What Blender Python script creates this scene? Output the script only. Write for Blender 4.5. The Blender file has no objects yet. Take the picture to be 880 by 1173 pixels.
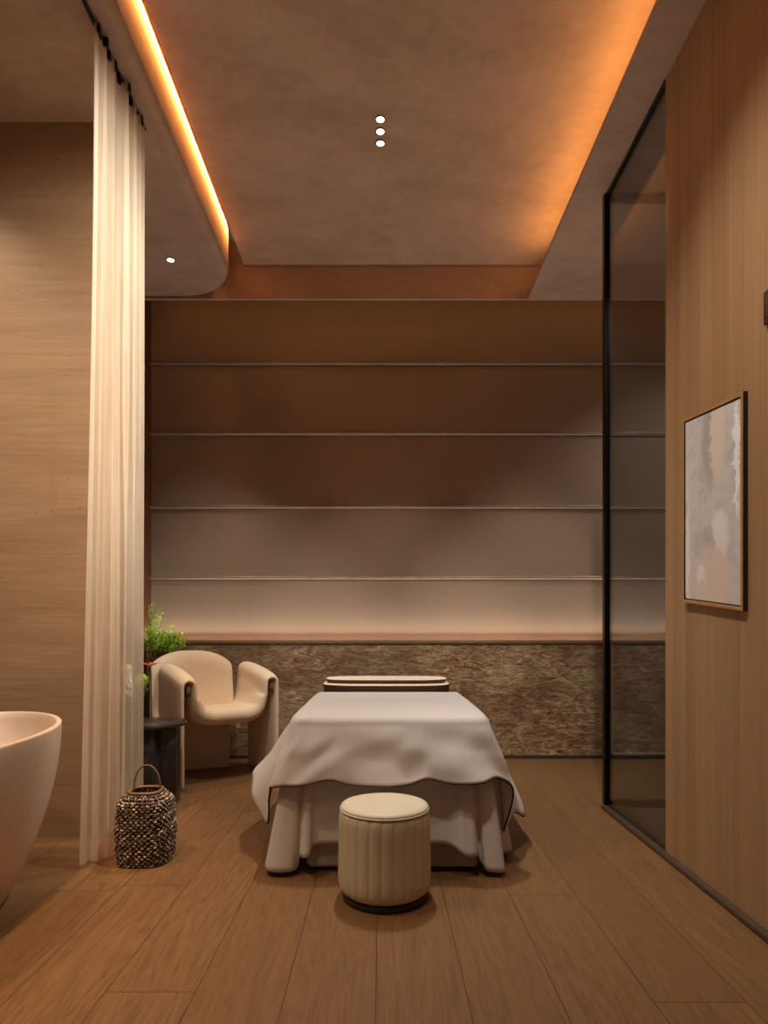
import bpy, bmesh, math, random
from mathutils import Vector, noise as mnoise
random.seed(7)
PI = math.pi
COL = bpy.context.scene.collection
H = 1.15          # eye height
# ------------------------------------------------------------------ materials
def srgb(r, g, b):
    f = lambda c: (c/255/12.92) if c/255 <= .04045 else ((c/255+.055)/1.055)**2.4
    return (f(r), f(g), f(b), 1)

class NT:
    def __init__(s, name):
        s.m = bpy.data.materials.new(name); s.m.use_nodes = True
        s.t = s.m.node_tree; s.n = s.t.nodes; s.b = s.n['Principled BSDF']; s.out = s.n['Material Output']
    def add(s, typ, props=None, **inp):
        nd = s.n.new(typ)
        for k, v in (props or {}).items(): setattr(nd, k, v)
        for k, v in inp.items():
            key = int(k[1:]) if k[0] == 'i' and k[1:].isdigit() else k.replace('_', ' ')
            s.set(nd.inputs[key], v)
        return nd
    def set(s, sock, v):
        if isinstance(v, bpy.types.NodeSocket): s.t.links.new(v, sock)
        elif isinstance(v, bpy.types.Node): s.t.links.new(v.outputs[0], sock)
        else: sock.default_value = v
    def math(s, op, a, b=0.0, c=None):
        nd = s.n.new('ShaderNodeMath'); nd.operation = op
        s.set(nd.inputs[0], a); s.set(nd.inputs[1], b)
        if c is not None: s.set(nd.inputs[2], c)
        return nd.outputs[0]
    def coord(s, scale=(1, 1, 1), loc=(0, 0, 0), rot=(0, 0, 0), kind='Object'):
        tc = s.n.new('ShaderNodeTexCoord')
        mp = s.add('ShaderNodeMapping'); s.set(mp.inputs['Vector'], tc.outputs[kind])
        mp.inputs['Scale'].default_value = scale; mp.inputs['Location'].default_value = loc; mp.inputs['Rotation'].default_value = rot
        return mp.outputs[0]
    def noise(s, vec, scale=5, detail=4, rough=.55, dist=0):
        nd = s.add('ShaderNodeTexNoise', Scale=scale, Detail=detail, Roughness=rough, Distortion=dist); s.set(nd.inputs['Vector'], vec)
        return nd.outputs[0]
    def ramp(s, fac, stops, interp='LINEAR'):
        nd = s.n.new('ShaderNodeValToRGB'); s.set(nd.inputs[0], fac); e = nd.color_ramp.elements
        nd.color_ramp.interpolation = interp
        while len(e) < len(stops): e.new(.5)
        for i, (p, c) in enumerate(stops):
            e[i].position = p; e[i].color = c
        return nd.outputs[0]
    def mix(s, fac, a, b, blend='MIX'):
        nd = s.n.new('ShaderNodeMix'); nd.data_type = 'RGBA'; nd.blend_type = blend
        s.set(nd.inputs[0], fac); s.set(nd.inputs[6], a); s.set(nd.inputs[7], b)
        return nd.outputs[2]
    def bump(s, h, strength=.3, dist=.01):
        nd = s.add('ShaderNodeBump', Strength=strength, Distance=dist); s.set(nd.inputs['Height'], h)
        s.set(s.b.inputs['Normal'], nd.outputs[0])
    def base(s, c, rough=.6, **kw):
        s.set(s.b.inputs['Base Color'], c); s.set(s.b.inputs['Roughness'], rough)
        for k, v in kw.items(): s.set(s.b.inputs[k.replace('_', ' ')], v)

def simple(name, c, rough=.6, metal=0, var=.12, sc=14, spec=.5, bump=.0):
    t = NT(name); n = t.noise(t.coord(), sc, 4)
    d = tuple(x*(1-var) for x in c[:3])+(1,); l = tuple(min(1, x*(1+var)) for x in c[:3])+(1,)
    t.base(t.ramp(n, [(.3, d), (.7, l)]), rough, Metallic=metal)
    t.b.inputs['Specular IOR Level'].default_value = spec
    if bump: t.bump(n, bump, .004)
    return t.m

M = {}
def plaster(name, d, l, bump=.12):
    t = NT(name); v = t.coord((1, 1.6, 1.6))
    n1 = t.noise(v, 1.3, 6, .6, .4); n2 = t.noise(v, 7, 6, .65, .6)
    f = t.math('ADD', t.math('MULTIPLY', n1, .6), t.math('MULTIPLY', n2, .4))
    t.base(t.ramp(f, [(.34, d), (.66, l)]), .75); t.b.inputs['Specular IOR Level'].default_value = .25
    t.bump(n2, bump, .01); return t.m
M['plaster'] = plaster('ceiling_plaster', srgb(168, 141, 122), srgb(196, 168, 149))
M['alcove'] = None
# travertine with horizontal bedding and small pits
t = NT('travertine'); v = t.coord((.5, 1, 5)); n1 = t.noise(v, 1.5, 7, .62, .5); n2 = t.noise(t.coord((1.2, 1, 18)), 2.2, 6, .6, .3)
f = t.math('ADD', t.math('MULTIPLY', n1, .6), t.math('MULTIPLY', n2, .4))
c = t.ramp(f, [(.32, srgb(148, 116, 86)), (.5, srgb(164, 130, 98)), (.68, srgb(176, 141, 108))])
pits = t.noise(t.coord((22, 22, 60)), 1.6, 2, .5); mask = t.noise(t.coord((2, 2, 4)), 1.6, 2)
p = t.math('MULTIPLY', t.math('GREATER_THAN', pits, .72), t.math('GREATER_THAN', mask, .54))
t.base(t.mix(p, c, srgb(70, 48, 34)), .55); t.bump(t.math('SUBTRACT', n2, p), .25, .006); M['alcove'] = t.m
# fabric wall panels
t = NT('panel_fabric'); n = t.noise(t.coord((1, 1, 40)), 6, 4); n2 = t.noise(t.coord(), 1.2, 3)
t.base(t.mix(n2, srgb(150, 130, 112), srgb(168, 146, 126)), .8); t.b.inputs['Specular IOR Level'].default_value = .2; t.bump(n, .12, .003); M['panel'] = t.m
# carved stone dado
t = NT('carved_stone'); v = t.coord((1, 1, 2.6), rot=(0, math.radians(28), 0))
n1 = t.noise(v, 8.5, 6, .68, 1.0); n2 = t.noise(t.coord(), 1.1, 4, .6); n3 = t.noise(v, 30, 3, .6, .8)
f = t.math('ADD', t.math('MULTIPLY', n1, .68), t.math('MULTIPLY', n3, .32))
c = t.ramp(f, [(.36, srgb(78, 46, 26)), (.46, srgb(146, 108, 72)), (.55, srgb(190, 158, 118)), (.66, srgb(232, 212, 178))])
c2 = t.mix(t.ramp(n2, [(.42, (0, 0, 0, 1)), (.62, (1, 1, 1, 1))]), c, srgb(160, 158, 128)); 
c = t.mix(.35, c, c2); n4 = t.noise(t.coord((1, 1, 1.3), loc=(4, 0, 2)), 2.4, 4, .6)
c = t.mix(t.ramp(n4, [(.40, (.55, .55, .55, 1)), (.58, (0, 0, 0, 1))]), c, srgb(104, 66, 38)); t.base(c, .55); t.bump(f, .7, .03); M['dado'] = t.m
# wood floor planks
t = NT('oak_planks'); tc = t.n.new('ShaderNodeTexCoord'); sx = t.add('ShaderNodeSeparateXYZ'); t.set(sx.inputs[0], tc.outputs['Object'])
X, Y = sx.outputs[0], sx.outputs[1]
xr = t.math('DIVIDE', t.math('ADD', X, .02+.287*40), .287); row = t.math('FLOOR', xr)
wn = t.add('ShaderNodeTexWhiteNoise', {'noise_dimensions': '1D'}); t.set(wn.inputs['W'], row)
yr = t.math('DIVIDE', t.math('ADD', t.math('ADD', Y, 20), t.math('MULTIPLY', wn.outputs[0], 2.3)), 2.0); seg = t.math('FLOOR', yr)
idn = t.math('ADD', t.math('MULTIPLY', row, 7.31), t.math('MULTIPLY', seg, 3.17))
w2 = t.add('ShaderNodeTexWhiteNoise', {'noise_dimensions': '1D'}); t.set(w2.inputs['W'], idn)
cmb = t.add('ShaderNodeCombineXYZ'); t.set(cmb.inputs[0], t.math('MULTIPLY', X, 9)); t.set(cmb.inputs[1], t.math('MULTIPLY', Y, .75)); t.set(cmb.inputs[2], t.math('MULTIPLY', w2.outputs[0], 50))
g1 = t.noise(cmb.outputs[0], 1.1, 3, .5, .5)
rings = t.math('FRACT', t.math('MULTIPLY', g1, 14))
rings = t.math('ABSOLUTE', t.math('SUBTRACT', rings, .5))
cmb2 = t.add('ShaderNodeCombineXYZ'); t.set(cmb2.inputs[0], t.math('MULTIPLY', X, 110)); t.set(cmb2.inputs[1], t.math('MULTIPLY', Y, 4)); t.set(cmb2.inputs[2], t.math('MULTIPLY', w2.outputs[0], 20))
g2 = t.noise(cmb2.outputs[0], 1, 3, .6)
gr = t.math('ADD', t.math('MULTIPLY', rings, .42), t.math('MULTIPLY', g2, .85))
c = t.ramp(gr, [(.25, srgb(98, 72, 43)), (.5, srgb(122, 88, 54)), (.78, srgb(138, 100, 63))])
c = t.mix(t.math('MULTIPLY', w2.outputs[0], .4), c, srgb(112, 80, 50))
fx = t.math('FRACT', xr); fy = t.math('FRACT', yr)
ex = t.math('MINIMUM', fx, t.math('SUBTRACT', 1, fx)); ey = t.math('MINIMUM', fy, t.math('SUBTRACT', 1, fy))
edge = t.math('MAXIMUM', t.math('LESS_THAN', ex, .006), t.math('LESS_THAN', ey, .0009))
t.base(t.mix(t.math('MULTIPLY', edge, .75), c, srgb(38, 24, 14)), t.math('ADD', .38, t.math('MULTIPLY', g2, .2)))
t.b.inputs['Specular IOR Level'].default_value = .35
t.bump(t.math('SUBTRACT', t.math('MULTIPLY', gr, .4), edge), .2, .003); M['floor'] = t.m
# vertical veneer
def veneer(name, d, m, l, rough=.45):
    t = NT(name)
    a = t.noise(t.coord((1, 60, .35)), 1.4, 5, .6); b = t.noise(t.coord((1, 7, .12)), 1.2, 3, .5, .2); e = t.noise(t.coord((1, 220, 1.2)), 1, 3)
    f = t.math('ADD', t.math('ADD', t.math('MULTIPLY', a, .4), t.math('MULTIPLY', b, .4)), t.math('MULTIPLY', e, .2))
    t.base(t.ramp(f, [(.36, d), (.5, m), (.64, l)]), rough); t.b.inputs['Specular IOR Level'].default_value = .3
    t.bump(e, .08, .002); return t.m
M['veneer'] = veneer('walnut_veneer', srgb(148, 114, 78), srgb(168, 132, 94), srgb(184, 148, 108))
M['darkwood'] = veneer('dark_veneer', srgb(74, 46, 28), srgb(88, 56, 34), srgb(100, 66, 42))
M['rail'] = simple('rail_metal', srgb(150, 130, 112), .35, .3)
M['ledge'] = simple('ledge_stone', srgb(134, 106, 82), .5)
M['skirt'] = simple('plinth_bronze', srgb(92, 72, 58), .4, .2)
M['darkskirt'] = simple('dark_skirting', srgb(70, 58, 48), .5)
M['black'] = simple('black_metal', srgb(26, 18, 14), .35, .6)
M['white_enamel'] = simple('white_enamel', srgb(218, 196, 176), .32, var=.03)
M['boucle'] = simple('cream_boucle', srgb(226, 202, 172), .9, var=.05, sc=160, spec=.1, bump=.35)
M['leather'] = simple('cream_leather', srgb(204, 194, 168), .5, var=.05, sc=50, spec=.35)
M['leathertop'] = simple('cream_top', srgb(220, 208, 182), .5, var=.04, sc=50, spec=.35)
def cloth(name, c, sc=420, var=.06, bump=.25):
    t = NT(name); v = t.coord()
    a = t.add('ShaderNodeTexWave', {'bands_direction': 'X'}, Scale=sc/6.3, Distortion=1.5, Detail=1); t.set(a.inputs['Vector'], v)
    n = t.noise(v, 60, 4, .6)
    f = t.math('ADD', t.math('MULTIPLY', a.outputs[1], .4), t.math('MULTIPLY', n, .6))
    d = tuple(x*(1-var) for x in c[:3])+(1,); l = tuple(min(1, x*(1+var)) for x in c[:3])+(1,)
    t.base(t.ramp(f, [(.2, d), (.8, l)]), .85, Sheen_Weight=.15); t.b.inputs['Specular IOR Level'].default_value = .09
    t.bump(f, bump, .0015); return t.m
M['blanket'] = cloth('grey_linen', srgb(212, 204, 198))
M['sheet'] = cloth('white_sheet', srgb(204, 196, 188), var=.03, bump=.1)
M['bedskirt'] = cloth('bed_skirt_cloth', srgb(178, 164, 152), var=.03)
M['piping'] = simple('dark_piping', srgb(48, 26, 18), .7)
M['mattress'] = simple('brown_mattress', srgb(104, 74, 48), .7, var=.3, sc=40)
M['towel'] = simple('cream_cotton', srgb(226, 208, 186), .85, var=.03, sc=90)
M['brownband'] = simple('brown_cushion_side', srgb(92, 64, 42), .75, var=.25, sc=50)
t = NT('dark_marble'); n = t.noise(t.coord(), 3.5, 8, .65, 1.6)
t.base(t.ramp(n, [(.4, srgb(44, 38, 36)), (.52, srgb(58, 52, 50)), (.56, srgb(92, 86, 84)), (.6, srgb(52, 46, 44))]), .32); M['marble'] = t.m
t = NT('wicker'); n = t.noise(t.coord((60, 60, 60)), 1.2, 3, .6)
t.base(t.ramp(n, [(.42, srgb(40, 24, 16)), (.53, srgb(112, 84, 60)), (.64, srgb(226, 204, 176))]), .45); M['wicker'] = t.m
M['bentwood'] = simple('bent_wood', srgb(120, 86, 54), .45)
M['gold'] = simple('oak_gold_frame', srgb(196, 152, 96), .4, .35, var=.1)
M['frame_dark'] = simple('frame_side', srgb(40, 26, 16), .5)
M['leafwood'] = simple('twig', srgb(120, 104, 60), .7)
M['terracotta'] = simple('planter_clay', srgb(70, 58, 48), .6)
def leafmat(name, a, b, c, tr=.35):
    t = NT(name); n = t.noise(t.coord(), 16, 3)
    col = t.ramp(n, [(.3, a), (.5, b), (.7, c)]); t.base(col, .5)
    tl = t.add('ShaderNodeBsdfTranslucent'); t.set(tl.inputs[0], col)
    mx = t.add('ShaderNodeMixShader'); t.set(mx.inputs[0], tr); t.set(mx.inputs[1], t.b.outputs[0]); t.set(mx.inputs[2], tl.outputs[0])
    t.set(t.out.inputs[0], mx.outputs[0]); return t.m
M['leaf'] = leafmat('fresh_leaves', srgb(120, 170, 40), srgb(186, 224, 74), srgb(226, 246, 140))
M['stemgreen'] = leafmat('green_stem', srgb(80, 96, 30), srgb(104, 124, 40), srgb(120, 140, 60), .1)
M['petalwhite'] = leafmat('white_petals', srgb(236, 226, 220), srgb(250, 244, 240), srgb(255, 252, 250), .3)
M['petalorange'] = leafmat('orange_petals', srgb(220, 80, 30), srgb(240, 104, 48), srgb(248, 140, 80), .3)
M['petallime'] = leafmat('lime_petals', srgb(170, 190, 60), srgb(206, 216, 90), srgb(226, 230, 140), .3)
def glass(name, tint, gloss=.12, rough=.02, haze=0, hazec=(0.5, .5, .5, 1)):
    t = NT(name); tr = t.add('ShaderNodeBsdfTransparent'); tr.inputs[0].default_value = tint
    gl = t.add('ShaderNodeBsdfGlossy'); gl.inputs['Roughness'].default_value = rough
    fr = t.add('ShaderNodeFresnel', IOR=1.5)
    mx = t.add('ShaderNodeMixShader'); t.set(mx.inputs[0], t.math('MULTIPLY', fr.outputs[0], gloss)); t.set(mx.inputs[1], tr.outputs[0]); t.set(mx.inputs[2], gl.outputs[0])
    last = mx.outputs[0]
    if haze:
        df = t.add('ShaderNodeBsdfDiffuse'); df.inputs[0].default_value = hazec
        m2 = t.add('ShaderNodeMixShader'); t.set(m2.inputs[0], haze); t.set(m2.inputs[1], last); t.set(m2.inputs[2], df.outputs[0]); last = m2.outputs[0]
    t.set(t.out.inputs[0], last); t.n.remove(t.b); return t.m
M['glass'] = glass('smoked_glass', (.94, .95, .96, 1), .5, .02, .16, srgb(150, 146, 142))  # diffuse grey share stands in for reflections veiling the pane
M['clearglass'] = glass('clear_glass', (.90, .91, .92, 1), .5, .02, 0)
M['amber'] = glass('amber_glass', (.95, .72, .45, 1), .8)
# sheer curtain
t = NT('sheer_voile'); n = t.noise(t.coord((1, 1, .1)), 30, 3)
col = t.ramp(n, [(.3, srgb(236, 216, 190)), (.7, srgb(246, 230, 208))])
df = t.add('ShaderNodeBsdfDiffuse'); t.set(df.inputs[0], col); tl = t.add('ShaderNodeBsdfTranslucent'); t.set(tl.inputs[0], col); tp = t.add('ShaderNodeBsdfTransparent')
m1 = t.add('ShaderNodeMixShader', i0=.5); t.set(m1.inputs[1], df.outputs[0]); t.set(m1.inputs[2], tl.outputs[0])
m2 = t.add('ShaderNodeMixShader', i0=.50); t.set(m2.inputs[1], tp.outputs[0]); t.set(m2.inputs[2], m1.outputs[0])
t.set(t.out.inputs[0], m2.outputs[0]); t.n.remove(t.b); M['sheer'] = t.m
t = NT('lamp_lens'); t.base((1, .9, .75, 1), .4); t.b.inputs['Emission Color'].default_value = (1, .9, .76, 1); t.b.inputs['Emission Strength'].default_value = 9; M['lens'] = t.m
# abstract painting
t = NT('painted_canvas'); tc = t.n.new('ShaderNodeTexCoord'); sp = t.add('ShaderNodeSeparateXYZ'); t.set(sp.inputs[0], tc.outputs['UV'])
U, V = sp.outputs[0], sp.outputs[1]
nz = t.noise(t.coord((2.2, 5, 1), kind='UV'), 2.2, 6, .62, .6); nz2 = t.noise(t.coord((7, 3, 1), loc=(3, 5, 0), kind='UV'), 2.5, 6, .65, .3)
Ud = t.math('ADD', U, t.math('MULTIPLY', t.math('SUBTRACT', nz, .5), .28)); Vd = t.math('ADD', V, t.math('MULTIPLY', t.math('SUBTRACT', nz2, .5), .16))
def blob(cu, cv, ru, rv, soft=.6):
    a = t.math('DIVIDE', t.math('SUBTRACT', Ud, cu), ru); b = t.math('DIVIDE', t.math('SUBTRACT', Vd, cv), rv)
    r = t.math('ADD', t.math('MULTIPLY', a, a), t.math('MULTIPLY', b, b))
    return t.ramp(r, [(1-soft, (1, 1, 1, 1)), (1, (0, 0, 0, 1))])
c = t.ramp(nz, [(.3, srgb(196, 190, 184)), (.5, srgb(214, 208, 204)), (.7, srgb(224, 216, 208))])
c = t.mix(t.math('MULTIPLY', blob(.50, .86, .20, .32), .75), c, srgb(170, 164, 158))
c = t.mix(blob(.60, .88, .15, .33), c, srgb(230, 216, 198))
c = t.mix(t.math('MULTIPLY', blob(.42, .30, .30, .12), .5), c, srgb(180, 174, 170))
c = t.mix(blob(.66, .36, .17, .14), c, srgb(240, 232, 228))
c = t.mix(t.math('MULTIPLY', blob(.50, .12, .42, .20), .85), c, srgb(226, 206, 188))
c = t.mix(blob(.30, .14, .12, .05), c, srgb(238, 230, 226))
c = t.mix(t.math('MULTIPLY', blob(.93, .72, .06, .34), 1), c, srgb(252, 250, 248))
c = t.mix(t.math('MULTIPLY', blob(.04, .30, .05, .45), .6), c, srgb(248, 240, 238))
t.base(c, .6); t.bump(nz2, .3, .003); M['canvas'] = t.m

# ------------------------------------------------------------------ mesh helpers
def link(name, verts, faces, mat, parent=None, smooth=True, loc=None, merge=0, sharp=None):
    me = bpy.data.meshes.new(name); me.from_pydata([tuple(v) for v in verts], [], faces)
    if merge:
        bm = bmesh.new(); bm.from_mesh(me); bmesh.ops.remove_doubles(bm, verts=bm.verts, dist=merge); bmesh.ops.recalc_face_normals(bm, faces=bm.faces); bm.to_mesh(me); bm.free()
    o = bpy.data.objects.new(name, me); COL.objects.link(o)
    mats = mat if isinstance(mat, list) else [mat]
    for m in mats: me.materials.append(m)
    for p in me.polygons: p.use_smooth = smooth
    if smooth and sharp: me.set_sharp_from_angle(angle=math.radians(sharp))
    if parent: o.parent = parent; 
    if loc:
        o.location = loc
    return o
def off(verts, o): return [Vector(v)-Vector(o) for v in verts]
def tag(o, label, cat, group=None):
    o['label'] = label; o['category'] = cat
    if group: o['group'] = group
    return o
def thing(name, loc, label, cat, group=None):
    o = bpy.data.objects.new(name, None); COL.objects.link(o); o.location = loc; o.empty_display_size = .1
    return tag(o, label, cat, group)
def structure(o): o['kind'] = 'structure'; return o
def boxdata(x0, x1, y0, y1, z0, z1, bev=0, seg=2):
    bm = bmesh.new(); bmesh.ops.create_cube(bm, size=1)
    for v in bm.verts: v.co = Vector(((x0+x1)/2+v.co.x*(x1-x0), (y0+y1)/2+v.co.y*(y1-y0), (z0+z1)/2+v.co.z*(z1-z0)))
    if bev: bmesh.ops.bevel(bm, geom=bm.edges[:], offset=bev, segments=seg, affect='EDGES', profile=.5)
    bm.verts.ensure_lookup_table(); V_ = [v.co.copy() for v in bm.verts]; F = [[v.index for v in f.verts] for f in bm.faces]; bm.free()
    return V_, F
def join(*parts):
    V_, F = [], []
    for v, f in parts:
        k = len(V_); V_ += list(v); F += [[i+k for i in q] for q in f]
    return V_, F
def box(name, x0, x1, y0, y1, z0, z1, mat, parent=None, bev=0, smooth=None):
    v, f = boxdata(x0, x1, y0, y1, z0, z1, bev)
    return link(name, v, f, mat, parent, smooth=bool(bev), sharp=40 if bev else None)
def tube(path, r, n=6, closed=False):
    V_, F = [], []; P = [Vector(p) for p in path]; m = len(P); up = Vector((0, 0, 1)); prev = None
    for i, p in enumerate(P):
        a = P[(i-1) % m] if (closed or i) else P[0]; b = P[(i+1) % m] if (closed or i < m-1) else P[-1]
        d = (b-a).normalized()
        if prev is None:
            ref = up if abs(d.z) < .9 else Vector((1, 0, 0)); s = d.cross(ref).normalized()
        else:
            s = (prev-d*prev.dot(d)).normalized()
        prev = s; w = s.cross(d); rr = r(i/(m-1)) if callable(r) else r
        for k in range(n):
            an = 2*PI*k/n; V_.append(p+s*math.cos(an)*rr+w*math.sin(an)*rr)
    for i in range(m if closed else m-1):
        for k in range(n):
            F.append([i*n+k, i*n+(k+1) % n, ((i+1) % m)*n+(k+1) % n, ((i+1) % m)*n+k])
    if not closed: F.append(list(range(n))[::-1]); F.append([(m-1)*n+k for k in range(n)])
    return V_, F
def lathe(prof, n=48, rf=None, cx=0, cy=0, ax=1, ay=1):
    """prof: (r,z) list; rf(theta,i,r)->r"""
    V_, F = [], []
    for i, (r, z) in enumerate(prof):
        for k in range(n):
            th = 2*PI*k/n; rr = rf(th, i, r) if rf else r
            V_.append((cx+rr*math.cos(th)*ax, cy+rr*math.sin(th)*ay, z))
    for i in range(len(prof)-1):
        for k in range(n): F.append([i*n+k, i*n+(k+1) % n, (i+1)*n+(k+1) % n, (i+1)*n+k])
    if prof[0][0] > 0: F.append([k for k in range(n)][::-1])
    if prof[-1][0] > 0: F.append([(len(prof)-1)*n+k for k in range(n)])
    return V_, F
def grid(nu, nv, fn):
    V_ = [fn(i/(nu-1), j/(nv-1)) for i in range(nu) for j in range(nv)]
    F = [[i*nv+j, (i+1)*nv+j, (i+1)*nv+j+1, i*nv+j+1] for i in range(nu-1) for j in range(nv-1)]
    return V_, F
def shell(us, vs, P, h):
    """closed thick sheet around P(u,v), half thickness h(u,v)"""
    A, B = [], []; e = 1e-3
    for u in us:
        for v in vs:
            p = P(u, v); du = P(min(1, u+e), v)-P(max(0, u-e), v); dv = P(u, min(1, v+e))-P(u, max(0, v-e))
            n = du.cross(dv).normalized(); t_ = h(u, v); A.append(p+n*t_); B.append(p-n*t_)
    nu, nv = len(us), len(vs); k = len(A); F = []
    for i in range(nu-1):
        for j in range(nv-1):
            F.append([i*nv+j, (i+1)*nv+j, (i+1)*nv+j+1, i*nv+j+1]); F.append([k+i*nv+j, k+i*nv+j+1, k+(i+1)*nv+j+1, k+(i+1)*nv+j])
    for j in range(nv-1):
        F.append([j, j+1, k+j+1, k+j]); b = (nu-1)*nv; F.append([b+j+1, b+j, k+b+j, k+b+j+1])
    for i in range(nu-1):
        F.append([(i+1)*nv, i*nv, k+i*nv, k+(i+1)*nv]); F.append([i*nv+nv-1, (i+1)*nv+nv-1, k+(i+1)*nv+nv-1, k+i*nv+nv-1])
    return A+B, F
def edgeT(n, p=3.0):       # samples dense near the two ends
    r = []
    for i in range(n):
        s = -1+2*i/(n-1); r.append(.5+.5*math.copysign(1-(1-abs(s))**p, s) if False else .5-.5*math.cos(PI*i/(n-1)))
    return r
def crom(pts, t_):
    n = len(pts)-1; x = min(max(t_, 0), 1)*n; i = min(int(x), n-1); f = x-i
    g = lambda k: Vector(pts[min(max(k, 0), n)])
    p0, p1, p2, p3 = g(i-1), g(i), g(i+1), g(i+2)
    return .5*((2*p1)+(p2-p0)*f+(2*p0-5*p1+4*p2-p3)*f*f+(3*p1-p0-3*p2+p3)*f**3)
def smooth01(x): x = min(max(x, 0), 1); return x*x*(3-2*x)

# ------------------------------------------------------------------ room shell
D_BACK = 5.70; D_ALC = 3.46; ZS = 3.97; ZT = 4.24; XR = 1.45; XL = -2.115; DF = 5.30
structure(box('floor', -5, 4, -2.5, 5.9, -.12, 0, M['floor']))
structure(box('wall_back', XL-.15, 4, D_BACK, 5.9, 0, 4.5, M['panel']))
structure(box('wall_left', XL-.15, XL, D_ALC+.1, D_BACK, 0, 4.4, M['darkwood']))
structure(box('wall_alcove', -5, -1.50, D_ALC, D_ALC+.1, 0, ZS, M['alcove']))
structure(box('wall_right', XR, XR+.12, -2.5, 3.19, .022, 4.4, M['veneer']))
structure(box('wall_far_right', 3.2, 3.3, 3.0, D_BACK, 0, 4.4, M['panel']))
structure(box('wall_near_right', XR+.12, 3.2, 3.05, 3.19, 0, 4.4, M['panel']))
structure(box('wall_far_left', -5.1, -5, -2.5, D_ALC, 0, 4.4, M['alcove']))
# tray ceiling slab, its left edge stops short of the light slot
structure(box('ceiling', -1.17, 3.3, -2.5, D_BACK, ZT, ZT+.16, M['plaster']))
structure(box('ceiling_slot', -2.3, -1.17, -2.5, D_BACK, ZT+.20, ZT+.30, M['plaster']))
# left lowered ceiling with a rounded plan corner and a bullnose edge
R = .44; xe = -1.215
plan = [(-5, -2.5), (xe, -2.5)]
for i in range(13):
    a = -PI/2+PI/2*0 + i/12*PI/2
    plan.append((xe-R+R*math.cos(i/12*PI/2), DF-R+R*math.sin(i/12*PI/2)))
plan += [(XL-.1, DF), (XL-.1, D_ALC+.05), (-5, D_ALC+.05)]
def inset(pl, d):
    n = len(pl); out = []
    for i in range(n):
        a, b, c_ = Vector(pl[i-1]), Vector(pl[i]), Vector(pl[(i+1) % n])
        d1, d2 = (b-a).normalized(), (c_-b).normalized(); n1, n2 = Vector((-d1.y, d1.x)), Vector((-d2.y, d2.x))
        m = (n1+n2); m = m/max(m.length_squared/2, .2); out.append(b+m*d)
    return out
V_, F = [], []; nb = 7; rb = .06; n = len(plan)
for k in range(nb+1):
    a = k/nb*PI/2; ring = inset(plan, rb*(1-math.sin(a)))
    V_ += [(p.x, p.y, ZS+rb*(1-math.cos(a))) for p in ring]
V_ += [(p[0], p[1], ZT+.20) for p in plan]
for k in range(nb+1):
    for i in range(n): F.append([k*n+i, k*n+(i+1) % n, (k+1)*n+(i+1) % n, (k+1)*n+i])
F.append(list(range(n))[::-1]); F.append([(nb+1)*n+i for i in range(n)])
structure(link('ceiling_left', V_, F, M['plaster'], smooth=True, sharp=30))
# right lowered soffit, continues over the glazed room; light trough on top of it
structure(box('ceiling_right', 1.24, 3.3, -2.5, DF, ZS, ZS+.035, M['plaster'], bev=.003))
# fascia closing the tray at the back, slot for hidden light behind it
structure(box('trim_1', XL, 3.3, DF, DF+.03, ZS, ZT+.2, M['plaster']))
# back wall: five rails, dado, ledge
for i, z in enumerate((3.585, 2.946, 2.276, 1.629)):
    prof = [(0, -.016), (.012, -.016), (.026, -.008), (.030, .004), (.024, .014), (.010, .018), (0, .018)]
    V_ = [(x, D_BACK-d, z+h) for x in (XL, 3.2) for d, h in prof]; m = len(prof)
    F = [[k, k+1, m+k+1, m+k] for k in range(m-1)]+[list(range(m)), list(range(m, 2*m))[::-1]]
    structure(link('trim_%d' % (i+2), V_, F, M['rail'], smooth=True, sharp=60))
structure(box('wall_back_dado', XL, 3.2, 5.585, D_BACK, .03, 1.035, M['dado']))
structure(box('trim_6', XL, 3.2, 5.57, 5.592, 1.030, 1.062, M['ledge'], bev=.004))
structure(box('baseboard_back', XL, 3.2, 5.575, D_BACK, 0, .03, M['darkskirt']))
structure(box('baseboard_right', 1.415, 1.56, -2.5, 4.03, 0, .022, M['skirt'], bev=.003))
# curtain recess track
structure(box('trim_7', -1.342, -1.325, -2.5, 3.5, ZS-.012, ZS+.01, M['black']))
# smoked glass partition of the side room
gp = bpy.data.objects.new('window_1', None); COL.objects.link(gp); gp.location = (XR, 4.04, 0); structure(gp)
def gpart(name, parts, mat, bev=True):
    v, f = join(*parts); return link(name, off(v, (XR, 4.04, 0)), f, mat, gp, smooth=False)
gpart('window_frame', [boxdata(1.435, 1.47, 4.02, 4.06, .022, ZS), boxdata(1.47, 3.2, 4.02, 4.06, ZS-.04, ZS), boxdata(1.47, 3.2, 4.02, 4.06, 0, .05),
                boxdata(1.445, 1.465, 3.19, 4.02, ZS-.03, ZS)], M['black'])
structure(box('trim_8', 2.06, 3.2, 5.54, 5.575, 0, .045, M['black']))
v, f = join(boxdata(2.045, 3.2, 5.55, 5.575, .045, .058), boxdata(2.045, 2.058, 5.55, 5.575, .045, 1.03)); structure(link('trim_9', v, f, M['towel'], smooth=False))  # pale strips stand in for a bright reflection line in the glass
gpart('window_pane', [boxdata(1.47, 3.2, 4.035, 4.043, .05, ZS-.04)], M['glass'])
gpart('window_pane', [boxdata(1.452, 1.460, 3.19, 4.02, .022, ZS-.03)], M['clearglass'])
structure(box('floor_side_room', 1.56, 3.2, 3.19, 4.02, 0, .006, simple('dark_tile', srgb(92, 82, 76), .35)))

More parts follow.
